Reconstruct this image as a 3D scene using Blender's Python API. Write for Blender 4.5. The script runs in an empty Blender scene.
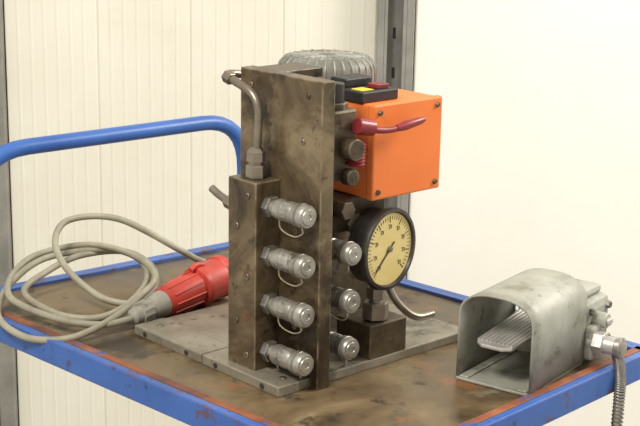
import bpy, bmesh, math, random
from mathutils import Vector, Matrix
random.seed(4)
V=Vector
scn=bpy.context.scene
# ---------------------------------------------------------------- materials
def mat(name,cols,scale=8,metal=0.0,rough=.5,bump=.0,stops=None,detail=6,rvar=0,dist=0.0,stain=None,edge=None):
    """noise-ramp base colour; stain=(colour,scale,threshold,amount); edge=(colour,amount) wear on real edges"""
    m=bpy.data.materials.new(name); m.use_nodes=True; nt=m.node_tree; N=nt.nodes; Lk=nt.links
    b=N['Principled BSDF']; b.inputs['Metallic'].default_value=metal; b.inputs['Roughness'].default_value=rough
    tc=N.new('ShaderNodeTexCoord'); nz=N.new('ShaderNodeTexNoise'); nz.inputs['Scale'].default_value=scale
    nz.inputs['Detail'].default_value=detail; nz.inputs['Roughness'].default_value=.65; nz.inputs['Distortion'].default_value=dist
    Lk.new(tc.outputs['Object'],nz.inputs['Vector'])
    if len(cols)==1: cols=[cols[0],cols[0]]
    cr=N.new('ShaderNodeValToRGB'); e=cr.color_ramp.elements
    n=len(cols); stops=stops or [.3+.4*i/(n-1) for i in range(n)]
    e[0].position=stops[0]; e[0].color=(*cols[0],1); e[1].position=stops[-1]; e[1].color=(*cols[-1],1)
    for i in range(1,n-1):
        q=e.new(stops[i]); q.color=(*cols[i],1)
    Lk.new(nz.outputs['Fac'],cr.inputs['Fac']); col=cr.outputs['Color']
    def mix(col,fac,c2):
        mx=N.new('ShaderNodeMix'); mx.data_type='RGBA'; Lk.new(fac,mx.inputs['Factor']); Lk.new(col,mx.inputs[6]); mx.inputs[7].default_value=(*c2,1)
        return mx.outputs[2]
    for st in (stain or []):
        c2,sc,th,am=st
        n3=N.new('ShaderNodeTexNoise'); n3.inputs['Scale'].default_value=sc; n3.inputs['Detail'].default_value=8; n3.inputs['Roughness'].default_value=.7
        mp=N.new('ShaderNodeMapping'); mp.inputs['Location'].default_value=(sc*.37,1.7,sc*.11); Lk.new(tc.outputs['Object'],mp.inputs['Vector']); Lk.new(mp.outputs['Vector'],n3.inputs['Vector'])
        mr=N.new('ShaderNodeMapRange'); mr.inputs['From Min'].default_value=th; mr.inputs['From Max'].default_value=th+.07; mr.inputs['To Max'].default_value=am
        Lk.new(n3.outputs['Fac'],mr.inputs['Value']); col=mix(col,mr.outputs['Result'],c2)
    if edge:
        bv=N.new('ShaderNodeBevel'); bv.samples=6; bv.inputs['Radius'].default_value=.0028
        ge=N.new('ShaderNodeNewGeometry'); dp=N.new('ShaderNodeVectorMath'); dp.operation='DOT_PRODUCT'
        Lk.new(bv.outputs['Normal'],dp.inputs[0]); Lk.new(ge.outputs['Normal'],dp.inputs[1])
        mr=N.new('ShaderNodeMapRange'); mr.inputs['From Min'].default_value=.995; mr.inputs['From Max'].default_value=.90; mr.inputs['To Max'].default_value=1
        Lk.new(dp.outputs['Value'],mr.inputs['Value'])
        n4=N.new('ShaderNodeTexNoise'); n4.inputs['Scale'].default_value=45; n4.inputs['Detail'].default_value=5; Lk.new(tc.outputs['Object'],n4.inputs['Vector'])
        mr2=N.new('ShaderNodeMapRange'); mr2.inputs['From Min'].default_value=.42; mr2.inputs['From Max'].default_value=.58; mr2.inputs['To Max'].default_value=edge[1]; Lk.new(n4.outputs['Fac'],mr2.inputs['Value'])
        mu=N.new('ShaderNodeMath'); mu.operation='MULTIPLY'; Lk.new(mr.outputs['Result'],mu.inputs[0]); Lk.new(mr2.outputs['Result'],mu.inputs[1])
        col=mix(col,mu.outputs[0],edge[0])
    Lk.new(col,b.inputs['Base Color'])
    if rvar:
        mr=N.new('ShaderNodeMapRange'); mr.inputs['To Min'].default_value=rough-rvar; mr.inputs['To Max'].default_value=rough+rvar
        mr.inputs['From Min'].default_value=.3; mr.inputs['From Max'].default_value=.7
        Lk.new(nz.outputs['Fac'],mr.inputs['Value']); Lk.new(mr.outputs['Result'],b.inputs['Roughness'])
    if bump:
        bp=N.new('ShaderNodeBump'); bp.inputs['Strength'].default_value=bump; bp.inputs['Distance'].default_value=.002
        n2=N.new('ShaderNodeTexNoise'); n2.inputs['Scale'].default_value=scale*6; n2.inputs['Detail'].default_value=4
        Lk.new(tc.outputs['Object'],n2.inputs['Vector'])
        Lk.new(n2.outputs['Fac'],bp.inputs['Height']); Lk.new(bp.outputs['Normal'],b.inputs['Normal'])
    return m
M={}
M['steel_dark']=mat('oiled_steel',[(.030,.023,.017),(.10,.075,.047),(.19,.15,.10)],14,.5,.40,.12,rvar=.1,stain=[((.02,.014,.01),40,.57,.7)],edge=((.45,.39,.30),.7))
M['steel_brown']=mat('bronzed_plate_steel',[(.055,.038,.022),(.145,.105,.058),(.28,.215,.13)],8,.45,.38,.12,rvar=.10,dist=1.2,detail=12,stops=[.36,.50,.66],
    stain=[((.032,.020,.012),6,.54,.7),((.34,.27,.17),12,.60,.55),((.022,.015,.01),48,.58,.7),((.24,.12,.05),20,.62,.55)],edge=((.52,.45,.32),.9))
M['steel_base']=mat('ground_base_steel',[(.15,.13,.095),(.30,.27,.21),(.42,.39,.32)],10,.4,.40,.1,rvar=.1,stain=[((.07,.05,.03),9,.55,.7),((.05,.035,.02),50,.59,.7)],edge=((.5,.45,.36),.6))
M['zinc']=mat('zinc_plated',[(.24,.22,.18),(.52,.50,.45)],40,.65,.36,.05,stain=[((.07,.055,.04),60,.57,.75)])
M['zinc_dark']=mat('zinc_worn',[(.12,.11,.10),(.36,.34,.31)],40,.7,.4,.05)
M['tube']=mat('steel_tube',[(.16,.13,.10),(.34,.29,.23)],25,.7,.35)
M['orange']=mat('orange_paint',[(.77,.175,.030),(.85,.220,.047)],6,0,.45,.04,stain=[((.35,.10,.03),22,.66,.6),((.25,.10,.05),90,.68,.6)],edge=((.30,.12,.06),.5))
M['black']=mat('black_plastic',[(.012,.012,.013),(.03,.028,.026)],20,0,.45)
M['bezel']=mat('grey_bezel_metal',[(.04,.035,.03),(.11,.10,.09)],30,.6,.4,.05)
M['yellow']=mat('yellow_label',[(.75,.55,.03)],5,0,.5)
M['maroon']=mat('dark_red_paint',[(.16,.012,.018),(.28,.03,.035)],20,.0,.35)
M['motor']=mat('grey_motor_paint',[(.12,.12,.10),(.27,.27,.23)],20,.1,.5,.1,stain=[((.06,.05,.035),30,.60,.7)])
M['grille']=mat('grille_grey',[(.20,.20,.17),(.38,.37,.33)],30,.2,.5)
M['dial']=mat('cream_dial',[(.58,.44,.15),(.72,.59,.26)],12,0,.5,stain=[((.42,.30,.10),40,.60,.5)])
M['ink']=mat('dial_ink',[(.03,.025,.02)],5,0,.6)
M['red_plastic']=mat('red_plug_plastic',[(.30,.03,.02),(.55,.055,.035)],16,0,.45,.05,stain=[((.10,.03,.02),30,.6,.5)])
M['grey_plastic']=mat('grey_gland_plastic',[(.24,.22,.18),(.38,.36,.31)],20,0,.5,stain=[((.12,.08,.05),40,.58,.6)])
M['cable']=mat('grey_cable_sheath',[(.22,.20,.145),(.38,.36,.27)],20,0,.55)
M['cord']=mat('tether_cord',[(.55,.47,.33),(.68,.6,.45)],20,0,.6)
M['blue']=mat('blue_paint',[(.035,.10,.34),(.055,.15,.47)],9,.0,.42,.08,stain=[((.13,.055,.03),18,.57,.9),((.02,.03,.07),45,.59,.7)],edge=((.20,.085,.045),.95))
M['blue_clean']=mat('blue_tube_paint',[(.025,.085,.32),(.05,.15,.46)],7,.0,.38,.03,stain=[((.03,.04,.09),40,.64,.7)])
M['rail_red']=mat('rail_worn_redbrown',[(.05,.04,.05),(.22,.07,.03),(.36,.13,.06)],16,.0,.55,.12,stain=[((.04,.09,.28),14,.57,.9)])
M['top']=mat('oily_tabletop',[(.038,.026,.015),(.10,.068,.034),(.165,.115,.057),(.23,.18,.105)],7,.08,.38,.12,stops=[.3,.45,.58,.72],rvar=.12,dist=.8,detail=9,
    stain=[((.32,.13,.042),8,.575,.65),((.022,.016,.012),5,.56,.8),((.02,.014,.01),26,.59,.8),((.32,.28,.19),12,.64,.65),((.28,.105,.04),60,.63,.65)])
M['guard']=mat('cast_grey_green',[(.17,.16,.12),(.31,.31,.26),(.41,.41,.355)],14,.05,.5,.2,stops=[.35,.47,.68],stain=[((.10,.075,.045),22,.59,.7),((.55,.55,.51),30,.65,.5),((.06,.045,.03),70,.62,.6)],edge=((.62,.61,.55),.8))
M['alu']=mat('pedal_aluminium',[(.42,.40,.37),(.68,.66,.62)],25,.45,.4,.1)
M['post']=mat('galvanised_post',[(.22,.215,.195),(.36,.35,.31)],12,.3,.5,.1)
M['wallp']=mat('cream_panel',[(.79,.755,.64),(.86,.835,.735)],3,0,.55,stain=[((.70,.65,.52),2.2,.6,.3)])
M['wallr']=mat('white_wall',[(.86,.84,.765),(.91,.895,.83)],2,0,.6)
M['door']=mat('dark_brown_door',[(.05,.035,.025),(.10,.07,.05)],6,0,.6)
M['floor']=mat('concrete_floor',[(.30,.28,.25),(.45,.43,.39)],5,0,.7,.1)
M['rubber']=mat('black_rubber',[(.02,.02,.02)],3,0,.7)
# ---------------------------------------------------------------- helpers
def empty(name,loc=(0,0,0)):
    e=bpy.data.objects.new(name,None); e.location=loc; scn.collection.objects.link(e); e.empty_display_size=.02
    return e
def fin(name,bm,m,parent=None,smooth=False,bevel=0,ang=35):
    me=bpy.data.meshes.new(name); bmesh.ops.recalc_face_normals(bm,faces=bm.faces[:]); bm.to_mesh(me); bm.free()
    o=bpy.data.objects.new(name,me); scn.collection.objects.link(o); me.materials.append(M[m])
    if smooth:
        for f in me.polygons: f.use_smooth=True
        me.update()
        try: me.set_sharp_from_angle(angle=math.radians(ang))
        except Exception: pass
    if bevel:
        b=o.modifiers.new('bevel','BEVEL'); b.width=bevel; b.segments=2; b.limit_method='ANGLE'; b.angle_limit=math.radians(40)
    if parent: 
        o.parent=parent; o.matrix_parent_inverse=Matrix.Translation(-V(parent.location))
    return o
def box(name,lo,hi,m,parent=None,bevel=.001,rz=0,piv=None):
    bm=bmesh.new(); lo=V(lo); hi=V(hi); c=(lo+hi)/2; s=hi-lo
    bmesh.ops.create_cube(bm,size=1); bmesh.ops.scale(bm,vec=s,verts=bm.verts); bmesh.ops.translate(bm,vec=c,verts=bm.verts)
    if rz: bmesh.ops.rotate(bm,cent=V(piv) if piv else c,matrix=Matrix.Rotation(rz,3,'Z'),verts=bm.verts)
    return fin(name,bm,m,parent,bevel=bevel)
def frame(d):
    d=V(d).normalized(); a=V((0,0,1)) if abs(d.z)<.9 else V((1,0,0))
    x=d.cross(a).normalized(); y=d.cross(x).normalized(); return d,x,y
def lathe(name,p0,d,prof,m,parent=None,seg=32,smooth=True,rot=0,knurl=None):
    """prof: list of (t along axis, radius)"""
    d,x,y=frame(d); p0=V(p0); bm=bmesh.new(); rings=[]
    for i,(t,r) in enumerate(prof):
        ring=[]
        for k in range(seg):
            a=2*math.pi*k/seg+rot; rr=r
            if knurl and knurl[0]<=i<=knurl[1]: rr=r*(1-knurl[2]*(k%2))
            ring.append(bm.verts.new(p0+d*t+(x*math.cos(a)+y*math.sin(a))*rr))
        rings.append(ring)
    for a,b in zip(rings,rings[1:]):
        for k in range(seg):
            bm.faces.new((a[k],a[(k+1)%seg],b[(k+1)%seg],b[k]))
    bm.faces.new(rings[0]); bm.faces.new(rings[-1][::-1])
    return fin(name,bm,m,parent,smooth)
def cyl(name,p0,p1,r,m,parent=None,seg=28,bev=.001,rot=0):
    p0=V(p0);p1=V(p1);L=(p1-p0).length; b=min(bev,r*.3,L*.3)
    return lathe(name,p0,p1-p0,[(0,r-b),(b,r),(L-b,r),(L,r-b)],m,parent,seg,seg>8,rot)
def hexn(name,p0,p1,r,m,parent=None,rot=0): return cyl(name,p0,p1,r,m,parent,6,.001,rot)
def cr(pts,n=10):
    pts=[V(p) for p in pts]; P=[2*pts[0]-pts[1]]+pts+[2*pts[-1]-pts[-2]]; out=[]
    for i in range(1,len(P)-2):
        a,b,c,d=P[i-1:i+3]
        for k in range(n):
            t=k/n; out.append(.5*((2*b)+(c-a)*t+(2*a-5*b+4*c-d)*t*t+(3*b-a-3*c+d)*t**3))
    out.append(pts[-1]); return out
def tube(name,pts,r,m,parent=None,seg=12,n=10,raw=False):
    P=[V(p) for p in pts] if raw else cr(pts,n); bm=bmesh.new(); rings=[]; x=None
    for i,p in enumerate(P):
        d=(P[min(i+1,len(P)-1)]-P[max(i-1,0)]).normalized()
        if x is None: _,x,_y=frame(d)
        x=(x-d*x.dot(d)).normalized(); y=d.cross(x)
        rings.append([bm.verts.new(p+(x*math.cos(2*math.pi*k/seg)+y*math.sin(2*math.pi*k/seg))*r) for k in range(seg)])
    for a,b in zip(rings,rings[1:]):
        for k in range(seg): bm.faces.new((a[k],a[(k+1)%seg],b[(k+1)%seg],b[k]))
    bm.faces.new(rings[0]); bm.faces.new(rings[-1][::-1])
    return fin(name,bm,m,parent,True,ang=60)
def rounded(pts,R,n=8):
    """polyline with filleted corners"""
    pts=[V(p) for p in pts]; out=[pts[0]]
    for a,b,c in zip(pts,pts[1:],pts[2:]):
        u=(a-b).normalized(); w=(c-b).normalized(); rr=min(R,(a-b).length*.49,(c-b).length*.49)
        s=b+u*rr; e=b+w*rr
        for k in range(n+1):
            t=k/n; out.append(s*(1-t)**2+b*2*t*(1-t)+e*t*t)
    out.append(pts[-1]); return out
def prism(name,poly,z0,z1,m,parent=None,bevel=.001):
    bm=bmesh.new(); a=[bm.verts.new((x,y,z0)) for x,y in poly]; b=[bm.verts.new((x,y,z1)) for x,y in poly]
    n=len(poly)
    for k in range(n): bm.faces.new((a[k],a[(k+1)%n],b[(k+1)%n],b[k]))
    bm.faces.new(a[::-1]); bm.faces.new(b); return fin(name,bm,m,parent,bevel=bevel)
def bar(name,a,b,w,z0,z1,m,parent,side=0,bevel=.002):
    a=V((a[0],a[1]));b=V((b[0],b[1])); d=(b-a).normalized(); n=V((-d.y,d.x))
    o0=n*(side-.5)*w; o1=n*(side+.5)*w
    return prism(name,[tuple(a+o0),tuple(b+o0),tuple(b+o1),tuple(a+o1)],z0,z1,m,parent,bevel)
def screw(name,p,d,r,m,parent):
    p=V(p); d=V(d).normalized(); o=lathe(name,p,d,[(0,r),(.0015,r),(.003,r*.7)],m,parent,16)
    _,x,y=frame(d); q=p+d*.0032
    tube(name+'_slot',[q-(x+y)*r*.5,q+(x+y)*r*.5],.0006,'ink',parent,6,1)
    return o
# ---------------------------------------------------------------- room
yaw=math.radians(42.5); FH=V((math.sin(yaw),math.cos(yaw),0)); RT=V((math.cos(yaw),-math.sin(yaw),0))
W0=V((-1.029,-1.190,0))+FH*3.2
def wbox(name,u0,u1,d0,d1,z0,z1,m,parent=None,bevel=.002):
    """box in wall coordinates: u along the wall, d out of the wall (towards room)"""
    pts=[W0+RT*u-FH*d for u,d in ((u0,d0),(u1,d0),(u1,d1),(u0,d1))]
    return prism(name,[(p.x,p.y) for p in pts],z0,z1,m,parent,bevel)
wb=empty('wall_back')
u=-.72; i=0
while u<.15:
    wbox('panel_%d'%i,u,u+.2085,-.05,0,0,2.6,'wallp',wb,.003)
    for k in range(1,7):
        wbox('panel_rib_%d_%d'%(i,k),u+.2085*k/7-.003,u+.2085*k/7+.003,-.001,.0006,0,2.6,'wallp',wb,.0005)
    u+=.21;i+=1
wbox('joint_filler',-.72,.3,-.05,-.003,0,2.6,'wallp',wb,0)
wbox('backing',-2.2,2.4,-.09,-.051,0,2.6,'wallp',wb,0)
wbox('smooth_panel',.205,2.4,-.05,.03,0,2.6,'wallr',wb,.003)
wbox('grey_upper_panel',-2.2,-.76,-.05,-.02,.92,2.6,'post',wb,.003)
d=empty('door_1'); wbox('leaf',-2.0,-.76,-.05,-.02,0,.9,'door',d); wbox('rail',-2.0,-.76,-.02,-.01,.84,.9,'door',d)
wbox('trim_1',-.758,-.722,-.05,.03,0,2.6,'post',None)
p=empty('steel_post')
wbox('web',.119,.202,.0,.006,0,2.6,'post',p); wbox('flange_left',.119,.135,.006,.05,0,2.6,'post',p); wbox('flange_right',.184,.202,.006,.05,0,2.6,'post',p)
wbox('lip_left',.135,.142,.044,.05,0,2.6,'post',p,.001); wbox('lip_right',.176,.184,.044,.05,0,2.6,'post',p,.001)
for k in range(28): wbox('slot_%d'%k,.156,.163,.006,.0068,.12+k*.09,.145+k*.09,'ink',p,.0002)
prism('floor',[tuple((W0+RT*a-FH*b).xy) for a,b in ((-3,-.2),(3,-.2),(3,4.5),(-3,4.5))],-.05,0,'floor',None,0)
# ---------------------------------------------------------------- cart
cart=empty('workshop_cart')
A_=(-.060,-.222); B_=(.478,-.182); C_=(.418,.552); D_=(-.108,.575)
T=.80
prism('tabletop',[A_,B_,C_,D_],T-.012,T,'top',cart,0)
for nm,a,b in (('front',A_,B_),('right',B_,C_),('back',C_,D_),('left',D_,A_)):
    bar('rail_%s'%nm,a,b,.012,T-.030,T+.004,'blue',cart,-.5)
    bar('rail_rim_%s'%nm,a,b,.012,T-.001,T+.0045,'rail_red' if nm in('left','front') else 'blue',cart,.5,.001)
for i,q in enumerate(((-.03,-.01),(.42,.04),(.40,.53),(-.092,.56))):
    c=V(q)
    box('leg_%d'%i,(c.x-.0125,c.y-.0125,.08),(c.x+.0125,c.y+.0125,T-.012),'blue',cart)
    cyl('caster_%d'%i,(c.x-.012,c.y,.045),(c.x+.012,c.y,.045),.045,'rubber',cart)
prism('lower_shelf',[(-.05,-.03),(.45,.02),(.42,.55),(-.1,.57)],.14,.155,'top',cart,0)
hy=.572
tube('handle',rounded([(-.075,hy,.80),(-.075,hy,1.008),(.405,hy-.012,1.008),(.405,hy-.012,.70),],.085),.012,'blue_clean',cart,16,raw=True)
# ---------------------------------------------------------------- hydraulic power unit
hp=empty('hydraulic_power_unit',(.15,.12,T))
z=T
box('base_plate',(.0505,.0,z),(.335,.295,z+.012),'steel_base',hp,.0015)
box('base_plate_side',(.0,.0,z),(.049,.148,z+.013),'steel_base',hp,.0015)
box('base_plate_side_rear',(.0,.1495,z),(.049,.295,z+.013),'steel_base',hp,.0015)
box('base_seam',(.040,.004,z),(.060,.29,z+.009),'ink',hp,0)
for i,q in enumerate(((.025,.02),(.025,.27),(.31,.27))):
    cyl('base_bolt_%d'%i,(q[0],q[1],z+.010),(q[0],q[1],z+.0145),.005,'steel_dark',hp,16)
for i,y in enumerate((.03,.12,.18,.27)):
    cyl('base_side_bolt_%d'%i,(.0,y,z+.0065),(-.0015,y,z+.0065),.0035,'ink',hp,12)
box('manifold_plate',(.051,-.012,z),(.071,.136,1.174),'steel_brown',hp,.0012)
for i,(y,zz) in enumerate([(.012,1.155),(.115,1.155),(.03,.99),(.03,.93),(.03,.87),(.02,1.10),(.1,1.10)]):
    cyl('plate_bolt_%d'%i,(.051,y,zz),(.0495,y,zz),.0035,'steel_dark',hp,16)
box('manifold_block',(.013,.06,z+.012),(.051,.112,1.048),'steel_brown',hp,.0015)
for i,zz in enumerate((1.03,.99,.93,.87,.83)):
    cyl('block_bolt_%d'%i,(.013,.075+.02*(i%2),zz),(.0115,.075+.02*(i%2),zz),.004,'steel_dark',hp,16)
box('manifold_block_rear',(.071,.05,z+.012),(.125,.112,1.02),'steel_dark',hp,.0015)
CP=[(0,.011),(.010,.011),(.0102,.0085),(.018,.0085),(.0182,.0122),(.020,.0128),(.030,.0128),(.031,.0112),(.034,.0112),(.035,.0128),(.047,.0128),(.049,.0115),
    (.052,.0110),(.0525,.0135),(.054,.0142),(.068,.0142),(.071,.0128),(.0712,.0095),(.0725,.009),(.0726,.004),(.0715,.0035)]
def coupling(name,x,y,zz,tilt=0,L=1):
    dr=V((0,-1,-tilt))
    lathe(name+'_body',(x,y,zz),dr,[(t*L,r) for t,r in CP],'zinc',hp,32,True,0,(9,10,.06)); 
    hexn(name+'_nut',(x,y,zz),V((x,y,zz))+dr*.010,.0135,'zinc_dark',hp)
    k=V((x,y,zz))+dr*.06*L
    tube(name+'_tether',[k+V((.0,0,-.014)),k+V((.010,.010,-.026)),V((x+.014,y-.03,zz-.034)),V((x+.010,y-.012,zz-.028)),V((x+.006,y-.012,zz-.012))],.0010,'cord',hp,6,8)
    lathe(name+'_ring',k-dr.normalized()*.001,dr,[(0,.0144),(.0005,.015),(.003,.015),(.0035,.0144)],'zinc_dark',hp)
for i,zz in enumerate((1.018,.957,.897,.836)): coupling('coupling_front_%d'%i,.033,.06,zz)
for i,zz in enumerate((.961,.901,.841)): coupling('coupling_rear_%d'%i,.104,.05,zz,0,.92)
hexn('fitting_nut_low',(.033,.084,1.048),(.033,.084,1.064),.0125,'tube',hp)
lathe('fitting_body',(.033,.084,1.064),(0,0,1),[(0,.009),(.004,.009),(.0045,.0115),(.016,.0115),(.022,.006)],'tube',hp,6,False)
tube('bent_pipe',rounded([(.033,.084,1.06),(.033,.078,1.147),(.033,.150,1.166),(.075,.152,1.160)],.028),.0052,'tube',hp,12,raw=True)
hexn('pipe_nut',(.033,.130,1.1605),(.033,.142,1.164),.008,'tube',hp)
tube('side_pipe',rounded([(.035,.172,1.018),(.035,.160,1.013),(.035,.11,1.0)],.015),.005,'tube',hp,12,raw=True)
hexn('side_pipe_nut',(.035,.128,1.005),(.035,.142,1.008),.0085,'tube',hp)
# motor
mx,my=.225,.170
lathe('motor_body',(mx,my,1.03),(0,0,1),[(0,.050),(.004,.054),(.09,.054),(.095,.045)],'motor',hp,48)
for k in range(36):
    a=2*math.pi*k/36; c,s=math.cos(a),math.sin(a)
    bm=bmesh.new(); bmesh.ops.create_cube(bm,size=1); bmesh.ops.scale(bm,vec=(.012,.002,.075),verts=bm.verts)
    bmesh.ops.rotate(bm,cent=(0,0,0),matrix=Matrix.Rotation(a,3,'Z'),verts=bm.verts); bmesh.ops.translate(bm,vec=(mx+c*.056,my+s*.056,1.08),verts=bm.verts)
    fin('motor_fin_%d'%k,bm,'motor',hp)
fz=1.119
lathe('fan_cover',(mx,my,fz),(0,0,1),[(0,.0625),(.001,.064),(.034,.064),(.043,.061),(.049,.055),(.051,.050),(.045,.048),(.045,.014),(.052,.012),(.052,.002)],'motor',hp,64)
for k in range(20):
    a=2*math.pi*k/20; c,s=math.cos(a),math.sin(a)
    tube('fan_grille_%d'%k,[(mx+c*.012,my+s*.012,fz+.0505),(mx+c*.050,my+s*.050,fz+.0505)],.0019,'grille',hp,6,1)
for k in range(32):
    a=2*math.pi*k/32; c,s=math.cos(a),math.sin(a)
    tube('fan_cover_rib_%d'%k,[(mx+c*.0642,my+s*.0642,fz+.003),(mx+c*.0642,my+s*.0642,fz+.034),(mx+c*.0612,my+s*.0612,fz+.043),(mx+c*.054,my+s*.054,fz+.050)],.0013,'grille',hp,6,3)
for k,r in enumerate((.022,.034,.046)):
    tube('fan_ring_%d'%k,[(mx+r*math.cos(2*math.pi*j/40),my+r*math.sin(2*math.pi*j/40),fz+.0505) for j in range(41)],.0014,'grille',hp,6,1,raw=True)
box('motor_bracket',(.071,.085,1.160),(.14,.136,1.172),'steel_dark',hp,.001)
lathe('bell_housing',(mx,my,.93),(0,0,1),[(0,.045),(.01,.045),(.012,.036),(.08,.036),(.085,.055),(.10,.055)],'steel_dark',hp,40)
box('pump_tank',(.155,.11,z+.012),(.275,.235,.93),'steel_dark',hp,.003)
# orange box
ob=(.146,.010,1.019); oc=(.262,.102,1.135)
box('electrical_enclosure',ob,oc,'orange',hp,.002)
box('enclosure_lid',(ob[0]-.002,ob[1]-.012,ob[2]-.001),(oc[0]+.002,ob[1]-.001,oc[2]+.001),'orange',hp,.0025)
for i,(a,b) in enumerate(((0,0),(1,0),(0,1),(1,1))):
    screw('lid_screw_%d'%i,(ob[0]+.008+(oc[0]-ob[0]-.016)*a,ob[1]-.012,ob[2]+.009+(oc[2]-ob[2]-.018)*b),(0,-1,0),.0035,'steel_dark',hp)
screw('side_screw',(ob[0],.05,1.045),(-1,0,0),.005,'steel_dark',hp)
box('switch_body',(.143,.018,1.135),(.205,.085,1.149),'black',hp,.002)
box('switch_block',(.150,.055,1.149),(.195,.083,1.160),'black',hp,.002)
box('switch_label',(.149,.024,1.149),(.168,.044,1.1500),'yellow',hp,.0003)
box('switch_rocker',(.176,.026,1.149),(.196,.044,1.1545),'maroon',hp,.001)
tube('motor_cable',[(.262,.06,1.030),(.285,.07,1.025),(.29,.09,1.0),(.27,.12,.98),(.22,.16,.975)],.005,'black',hp)
# valve
box('valve_body',(.080,.0,1.05),(.118,.05,1.135),'steel_dark',hp,.003)
cyl('valve_cap',(.100,.02,1.135),(.100,.02,1.165),.011,'black',hp)
hexn('valve_nut',(.100,.02,1.130),(.100,.02,1.142),.016,'steel_dark',hp)
cyl('valve_spool',(.100,.002,1.09),(.100,-.02,1.09),.013,'steel_dark',hp)
cyl('valve_spool_lower',(.103,.002,1.055),(.103,-.012,1.055),.010,'steel_dark',hp)
cyl('lever_hub',(.108,-.010,1.117),(.132,-.012,1.112),.010,'maroon',hp)
tube('lever_arm',[(.12,-.014,1.112),(.15,-.018,1.108),(.18,-.020,1.110),(.205,-.022,1.114)],.004,'maroon',hp)
lathe('lever_grip',(.165,-.020,1.109),(1,-.05,.14),[(0,.004),(.012,.0058),(.035,.0050),(.045,.003)],'maroon',hp,20)
lathe('valve_spring',(.112,-.006,1.068),(0,0,1),[(k*.002,.009+.0025*(k%2)) for k in range(16)],'maroon',hp,20)
hexn('check_valve_nut',(.118,.03,1.008),(.118,.01,1.008),.012,'steel_dark',hp)
cyl('relief_valve',(.145,.06,.985),(.145,.03,.985),.010,'steel_dark',hp); hexn('relief_nut',(.145,.035,.985),(.145,.025,.985),.013,'tube',hp)
box('valve_bridge',(.071,.03,.975),(.20,.11,1.018),'steel_dark',hp,.002)
# lower right block, gauge
box('gauge_block',(.150,.0,z+.012),(.215,.062,.856),'steel_dark',hp,.0015)
gx,gy,gz=.176,-.004,.953
cyl('gauge_stem',(gx,gy+.022,.856),(gx,gy+.022,.91),.009,'zinc_dark',hp)
hexn('gauge_nut',(gx,gy+.022,.858),(gx,gy+.022,.880),.017,'tube',hp); hexn('gauge_nut_upper',(gx,gy+.022,.884),(gx,gy+.022,.899),.012,'tube',hp)
ga=math.radians(8); gd=V((math.sin(ga),-math.cos(ga),0)); gr=V((math.cos(ga),math.sin(ga),0)); G=V((gx,gy,gz))
lathe('gauge_case',G+(-gd)*.036,gd,[(0,.030),(.002,.044),(.006,.047),(.028,.047),(.029,.0515),(.034,.0525),(.038,.0515),(.0385,.0475),(.034,.046),(.034,.001)],'bezel',hp,64)
lathe('gauge_dial',G-gd*.0015,gd,[(0,.046),(.0005,.0458)],'dial',hp,64)
f0=G-gd*.0007
for k in range(41):
    a=math.radians(225-270*k/40); dv=gr*math.cos(a)+V((0,0,1))*math.sin(a); L=.008 if k%5==0 else .0045
    tube('dial_tick_%d'%k,[f0+dv*(.042-L),f0+dv*.042],.0006 if k%5==0 else .0004,'ink',hp,4,1)
for k in range(9):
    a=math.radians(225-270*k/8); dv=gr*math.cos(a)+V((0,0,1))*math.sin(a); c=f0+dv*.029
    tube('dial_number_%d'%k,[c-gr*.003+V((0,0,.002)),c+gr*.0005+V((0,0,.0025)),c-gr*.001-V((0,0,.0025)),c+gr*.003-V((0,0,.002)),c+gr*.003+V((0,0,.002))],.0005,'ink',hp,4,1)
a=math.radians(222); dv=gr*math.cos(a)+V((0,0,1))*math.sin(a)
tube('gauge_needle',[f0+gd*.001-dv*.012,f0+gd*.001+dv*.036],.0009,'ink',hp,6,1)
lathe('needle_hub',f0,gd,[(0,.004),(.003,.0035)],'zinc_dark',hp,16)
hexn('return_fitting',(.215,.03,.835),(.235,.03,.835),.011,'tube',hp)
tube('return_pipe',rounded([(.225,.075,.93),(.238,.045,.86),(.262,.03,.835),(.295,.03,.835)],.02),.005,'tube',hp,12,raw=True)
# ---------------------------------------------------------------- plug and cable
pc=empty('red_industrial_plug',(.1,.33,T))
g0=V((.012,.315,.816)); e0=V((.195,.350,.833)); dr=(e0-g0); 
lathe('cable_gland',g0,dr,[(-.004,.006),(.0,.011),(.010,.013),(.011,.0155),(.028,.0165),(.029,.014),(.034,.014)],'grey_plastic',pc,24,True,0,(3,4,.08))
lathe('gland_sleeve',g0,dr,[(.034,.0145),(.052,.0185),(.058,.0185)],'grey_plastic',pc,32)
lathe('plug_body',g0,dr,[(.058,.019),(.066,.0215),(.10,.0235),(.128,.024)],'red_plastic',pc,16,True,0,None)
for k in range(10):
    a=2*math.pi*k/10; d_,x_,y_=frame(dr); q=(x_*math.cos(a)+y_*math.sin(a))
    tube('grip_rib_%d'%k,[g0+d_*.066+q*.0215,g0+d_*.122+q*.0245],.0016,'red_plastic',pc,6,1)
lathe('plug_collar',g0,dr,[(.126,.024),(.128,.0285),(.134,.0300),(.138,.0285),(.172,.0285),(.174,.0305),(.184,.0305),(.186,.029),(.186,.025),(.150,.025),(.150,.001)],'red_plastic',pc,48)
for k in range(4):
    a=2*math.pi*k/4+.5; q=(x_*math.cos(a)+y_*math.sin(a))*.013
    cyl('pin_%d'%k,g0+d_*.149+q,g0+d_*.182+q,.003,'zinc',pc,12)
b0=g0+d_*.128+V((0,0,.0285)); tube('latch_lug',[b0-d_*.012,b0+V((0,0,.004)),b0+d_*.014],.004,'red_plastic',pc,8,4)
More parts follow.
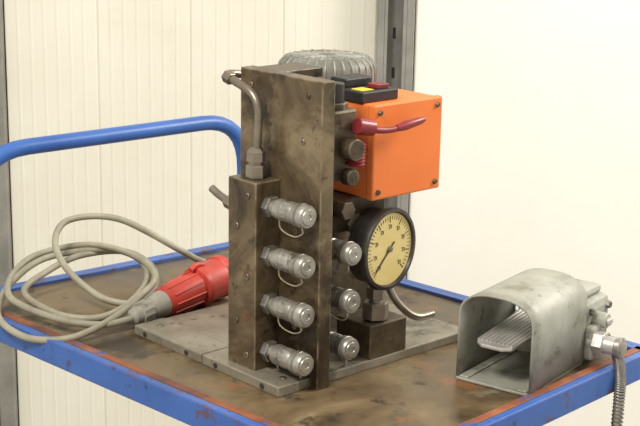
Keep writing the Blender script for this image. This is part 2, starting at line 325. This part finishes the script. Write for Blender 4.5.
cpts=[(293,452,806),(239,451,820),(176,426,855),(134,448,885),(101,475,905),(70,505,908),(37,522,900),(8,500,880),(-2,457,855),(10,420,830),(24,388,818),(56,368,814),
 (116,409,816),(145,458,830),(134,512,842),(57,516,848),(-3,516,832),(-43,502,820),(-50,463,811),(-44,387,809),(-3,354,811),(66,378,822),(118,430,832),(132,485,842),(96,512,852),
 (10,530,850),(-55,515,830),(-100,475,812),(-118,430,803),(-112,370,798),(-82,318,807),(-20,318,819),(50,352,828),(110,400,834),(125,470,846),(80,520,860),
 (10,548,852),(-42,530,838),(-80,483,826),(-84,430,820),(-70,356,818),(-38,318,815)]
pts=[V((x/1000,y/1000,zz/1000)) for x,y,zz in cpts]+[g0-dr.normalized()*.012,g0+dr.normalized()*.004]
cc=tube('power_cable',pts,.0048,'cable',pc,12,10)
# ---------------------------------------------------------------- foot pedal
fp=empty('foot_pedal_switch',(.30,-.13,T))
R8=math.radians(12)
o=V((.232,-.190,T+.004))  # front near corner
ux=V((math.cos(R8),math.sin(R8),0)); uy=V((-math.sin(R8),math.cos(R8),0))
def Q(a,b,c): return o+ux*a+uy*b+V((0,0,c))
Wd=.100; Lg=.145
def arch(w0,w1,h,rise,n=20,e=.8):
    c=(w0+w1)/2; r=(w1-w0)/2; L=[(w0,0),(w0,h)]
    for k in range(1,n):
        a=math.pi*k/n; ca,sa=math.cos(a),math.sin(a)
        L.append((c-r*math.copysign(abs(ca)**e,ca),h+rise*sa**e))
    return L+[(w1,h),(w1,0)]
bm=bmesh.new(); rows=[]
NA=6
for j in range(NA+1):
    t=j/NA; sec=arch(0,Wd,.078,.033)
    rows.append([bm.verts.new(Q(Lg*t,b,c)) for b,c in sec])
for f,g in zip(rows,rows[1:]):
    for k in range(len(f)-1): bm.faces.new((f[k],f[k+1],g[k+1],g[k]))
go=fin('guard',bm,'guard',fp,True); sm=go.modifiers.new('s','SOLIDIFY'); sm.thickness=.0026; sm.offset=0
def qbox(name,a0,a1,b0,b1,c0,c1,m,bevel=.001):
    lo=V((o.x+a0,o.y+b0,o.z+c0)); hi=V((o.x+a1,o.y+b1,o.z+c1)); return box(name,lo,hi,m,fp,bevel,R8,tuple(o))
qbox('foot_plate',-.002,Lg,.0,Wd,-.0035,.0,'guard')
for nm,b in (('near',.004),('far',Wd-.004)):
    qbox('inner_flange_'+nm,.0,Lg,min(b,b+(.012 if nm=='near' else -.012)),max(b,b+(.012 if nm=='near' else -.012)),.0,.0025,'guard')
bm=bmesh.new()
poly=[(-.004,.038),(.004,.028),(.13,.020),(.13,.082),(.004,.076),(-.004,.066)]
ht=lambda a:.046+.010*(a/.13)
A=[bm.verts.new(Q(a,b,ht(a))) for a,b in poly]; Bv=[bm.verts.new(Q(a,b,ht(a)+.005)) for a,b in poly]
for k in range(6): bm.faces.new((A[k],A[(k+1)%6],Bv[(k+1)%6],Bv[k]))
bm.faces.new(A); bm.faces.new(Bv); fin('pedal',bm,'alu',fp,bevel=.0015)
for k in range(9):
    b=.030+k*.0057; tube('pedal_rib_%d'%k,[Q(.006,b,ht(.006)+.0055),Q(.12,b,ht(.12)+.0055)],.0011,'alu',fp,6,1)
qbox('pedal_arm',.08,.145,.035,.065,.02,.05,'guard')
qbox('switch_housing',Lg,Lg+.08,.0,Wd,.0,.074,'guard',.012)
qbox('switch_housing_lid',Lg+.01,Lg+.07,.01,Wd-.01,.074,.086,'guard',.006)
qbox('side_lug',Lg,Lg+.03,-.012,.002,.002,.046,'guard',.004)
cyl('pivot_knob',Q(Lg+.030,.002,.050),Q(Lg+.030,-.018,.050),.010,'guard',fp); cyl('pivot_pin',Q(Lg+.030,-.016,.050),Q(Lg+.030,-.023,.050),.005,'alu',fp)
for i,(a,c) in enumerate(((.010,.062),(.06,.060),(.062,.016))): hexn('housing_bolt_%d'%i,Q(Lg+a+.006,.002,c),Q(Lg+a+.006,-.005,c),.005,'zinc_dark',fp)
cyl('gland',Q(Lg+.010,-.002,.026),Q(Lg+.014,-.040,.024),.0115,'alu',fp); hexn('gland_nut',Q(Lg+.011,-.010,.025),Q(Lg+.012,-.024,.025),.016,'alu',fp)
lathe('gland_cap',Q(Lg+.014,-.038,.024),-uy,[(0,.0115),(.002,.0135),(.008,.0135),(.011,.010),(.012,.004)],'zinc',fp,24)
sp=[Q(Lg+.014,-.040,.016),Q(Lg+.014,-.044,.002),Q(Lg+.008,-.050,-.03),Q(Lg+.0,-.052,-.12),Q(Lg+.02,-.05,-.3),Q(Lg+.03,.1,-.62)]
tube('pedal_cable',sp,.0045,'cable',fp)
P=cr(sp[:4],30); hel=[]
tot=len(P)
for i,q in enumerate(P):
    for j in range(6):
        if i+1<tot:
            qq=q.lerp(P[i+1],j/6); aa=2*math.pi*(i*6+j)/10; hel.append(qq+(ux*math.cos(aa)+uy*math.sin(aa))*.0065)
tube('strain_relief_spring',hel,.0014,'zinc_dark',fp,6,1,raw=True)
# ---------------------------------------------------------------- lights/world
w=bpy.data.worlds.new('world'); scn.world=w; w.use_nodes=True
bg=w.node_tree.nodes['Background']; bg.inputs[0].default_value=(1,.96,.86,1); bg.inputs[1].default_value=.74
def area(name,loc,tgt,size,e,col):
    l=bpy.data.lights.new(name,'AREA'); l.size=size; l.energy=e; l.color=col; l.shape='SQUARE'
    ob=bpy.data.objects.new(name,l); scn.collection.objects.link(ob); ob.location=loc
    ob.rotation_euler=(V(tgt)-V(loc)).to_track_quat('-Z','Y').to_euler()
area('window_light',(1.9,-.9,2.4),(.4,.3,.9),.8,55,(1,.965,.89))
area('ceiling_light',(-1.3,-.2,2.7),(.3,.4,.9),.6,48,(1,.95,.87))
scn.view_settings.view_transform='Standard'
# ---------------------------------------------------------------- camera
cam=bpy.data.cameras.new('camera'); co=bpy.data.objects.new('camera',cam); scn.collection.objects.link(co)
F=1418.0; pt=math.radians(14.4); rl=math.radians(1.1)
fw=V((math.sin(yaw)*math.cos(pt),math.cos(yaw)*math.cos(pt),-math.sin(pt))); up=RT.cross(fw)
r2=RT*math.cos(rl)+up*math.sin(rl); u2=up*math.cos(rl)-RT*math.sin(rl)
mm=Matrix((r2,u2,-fw)).transposed().to_4x4(); mm.translation=V((-1.0293,-1.1902,1.4312)); co.matrix_world=mm
cam.lens=F/640*36; cam.sensor_width=36; cam.clip_start=.05; scn.camera=co
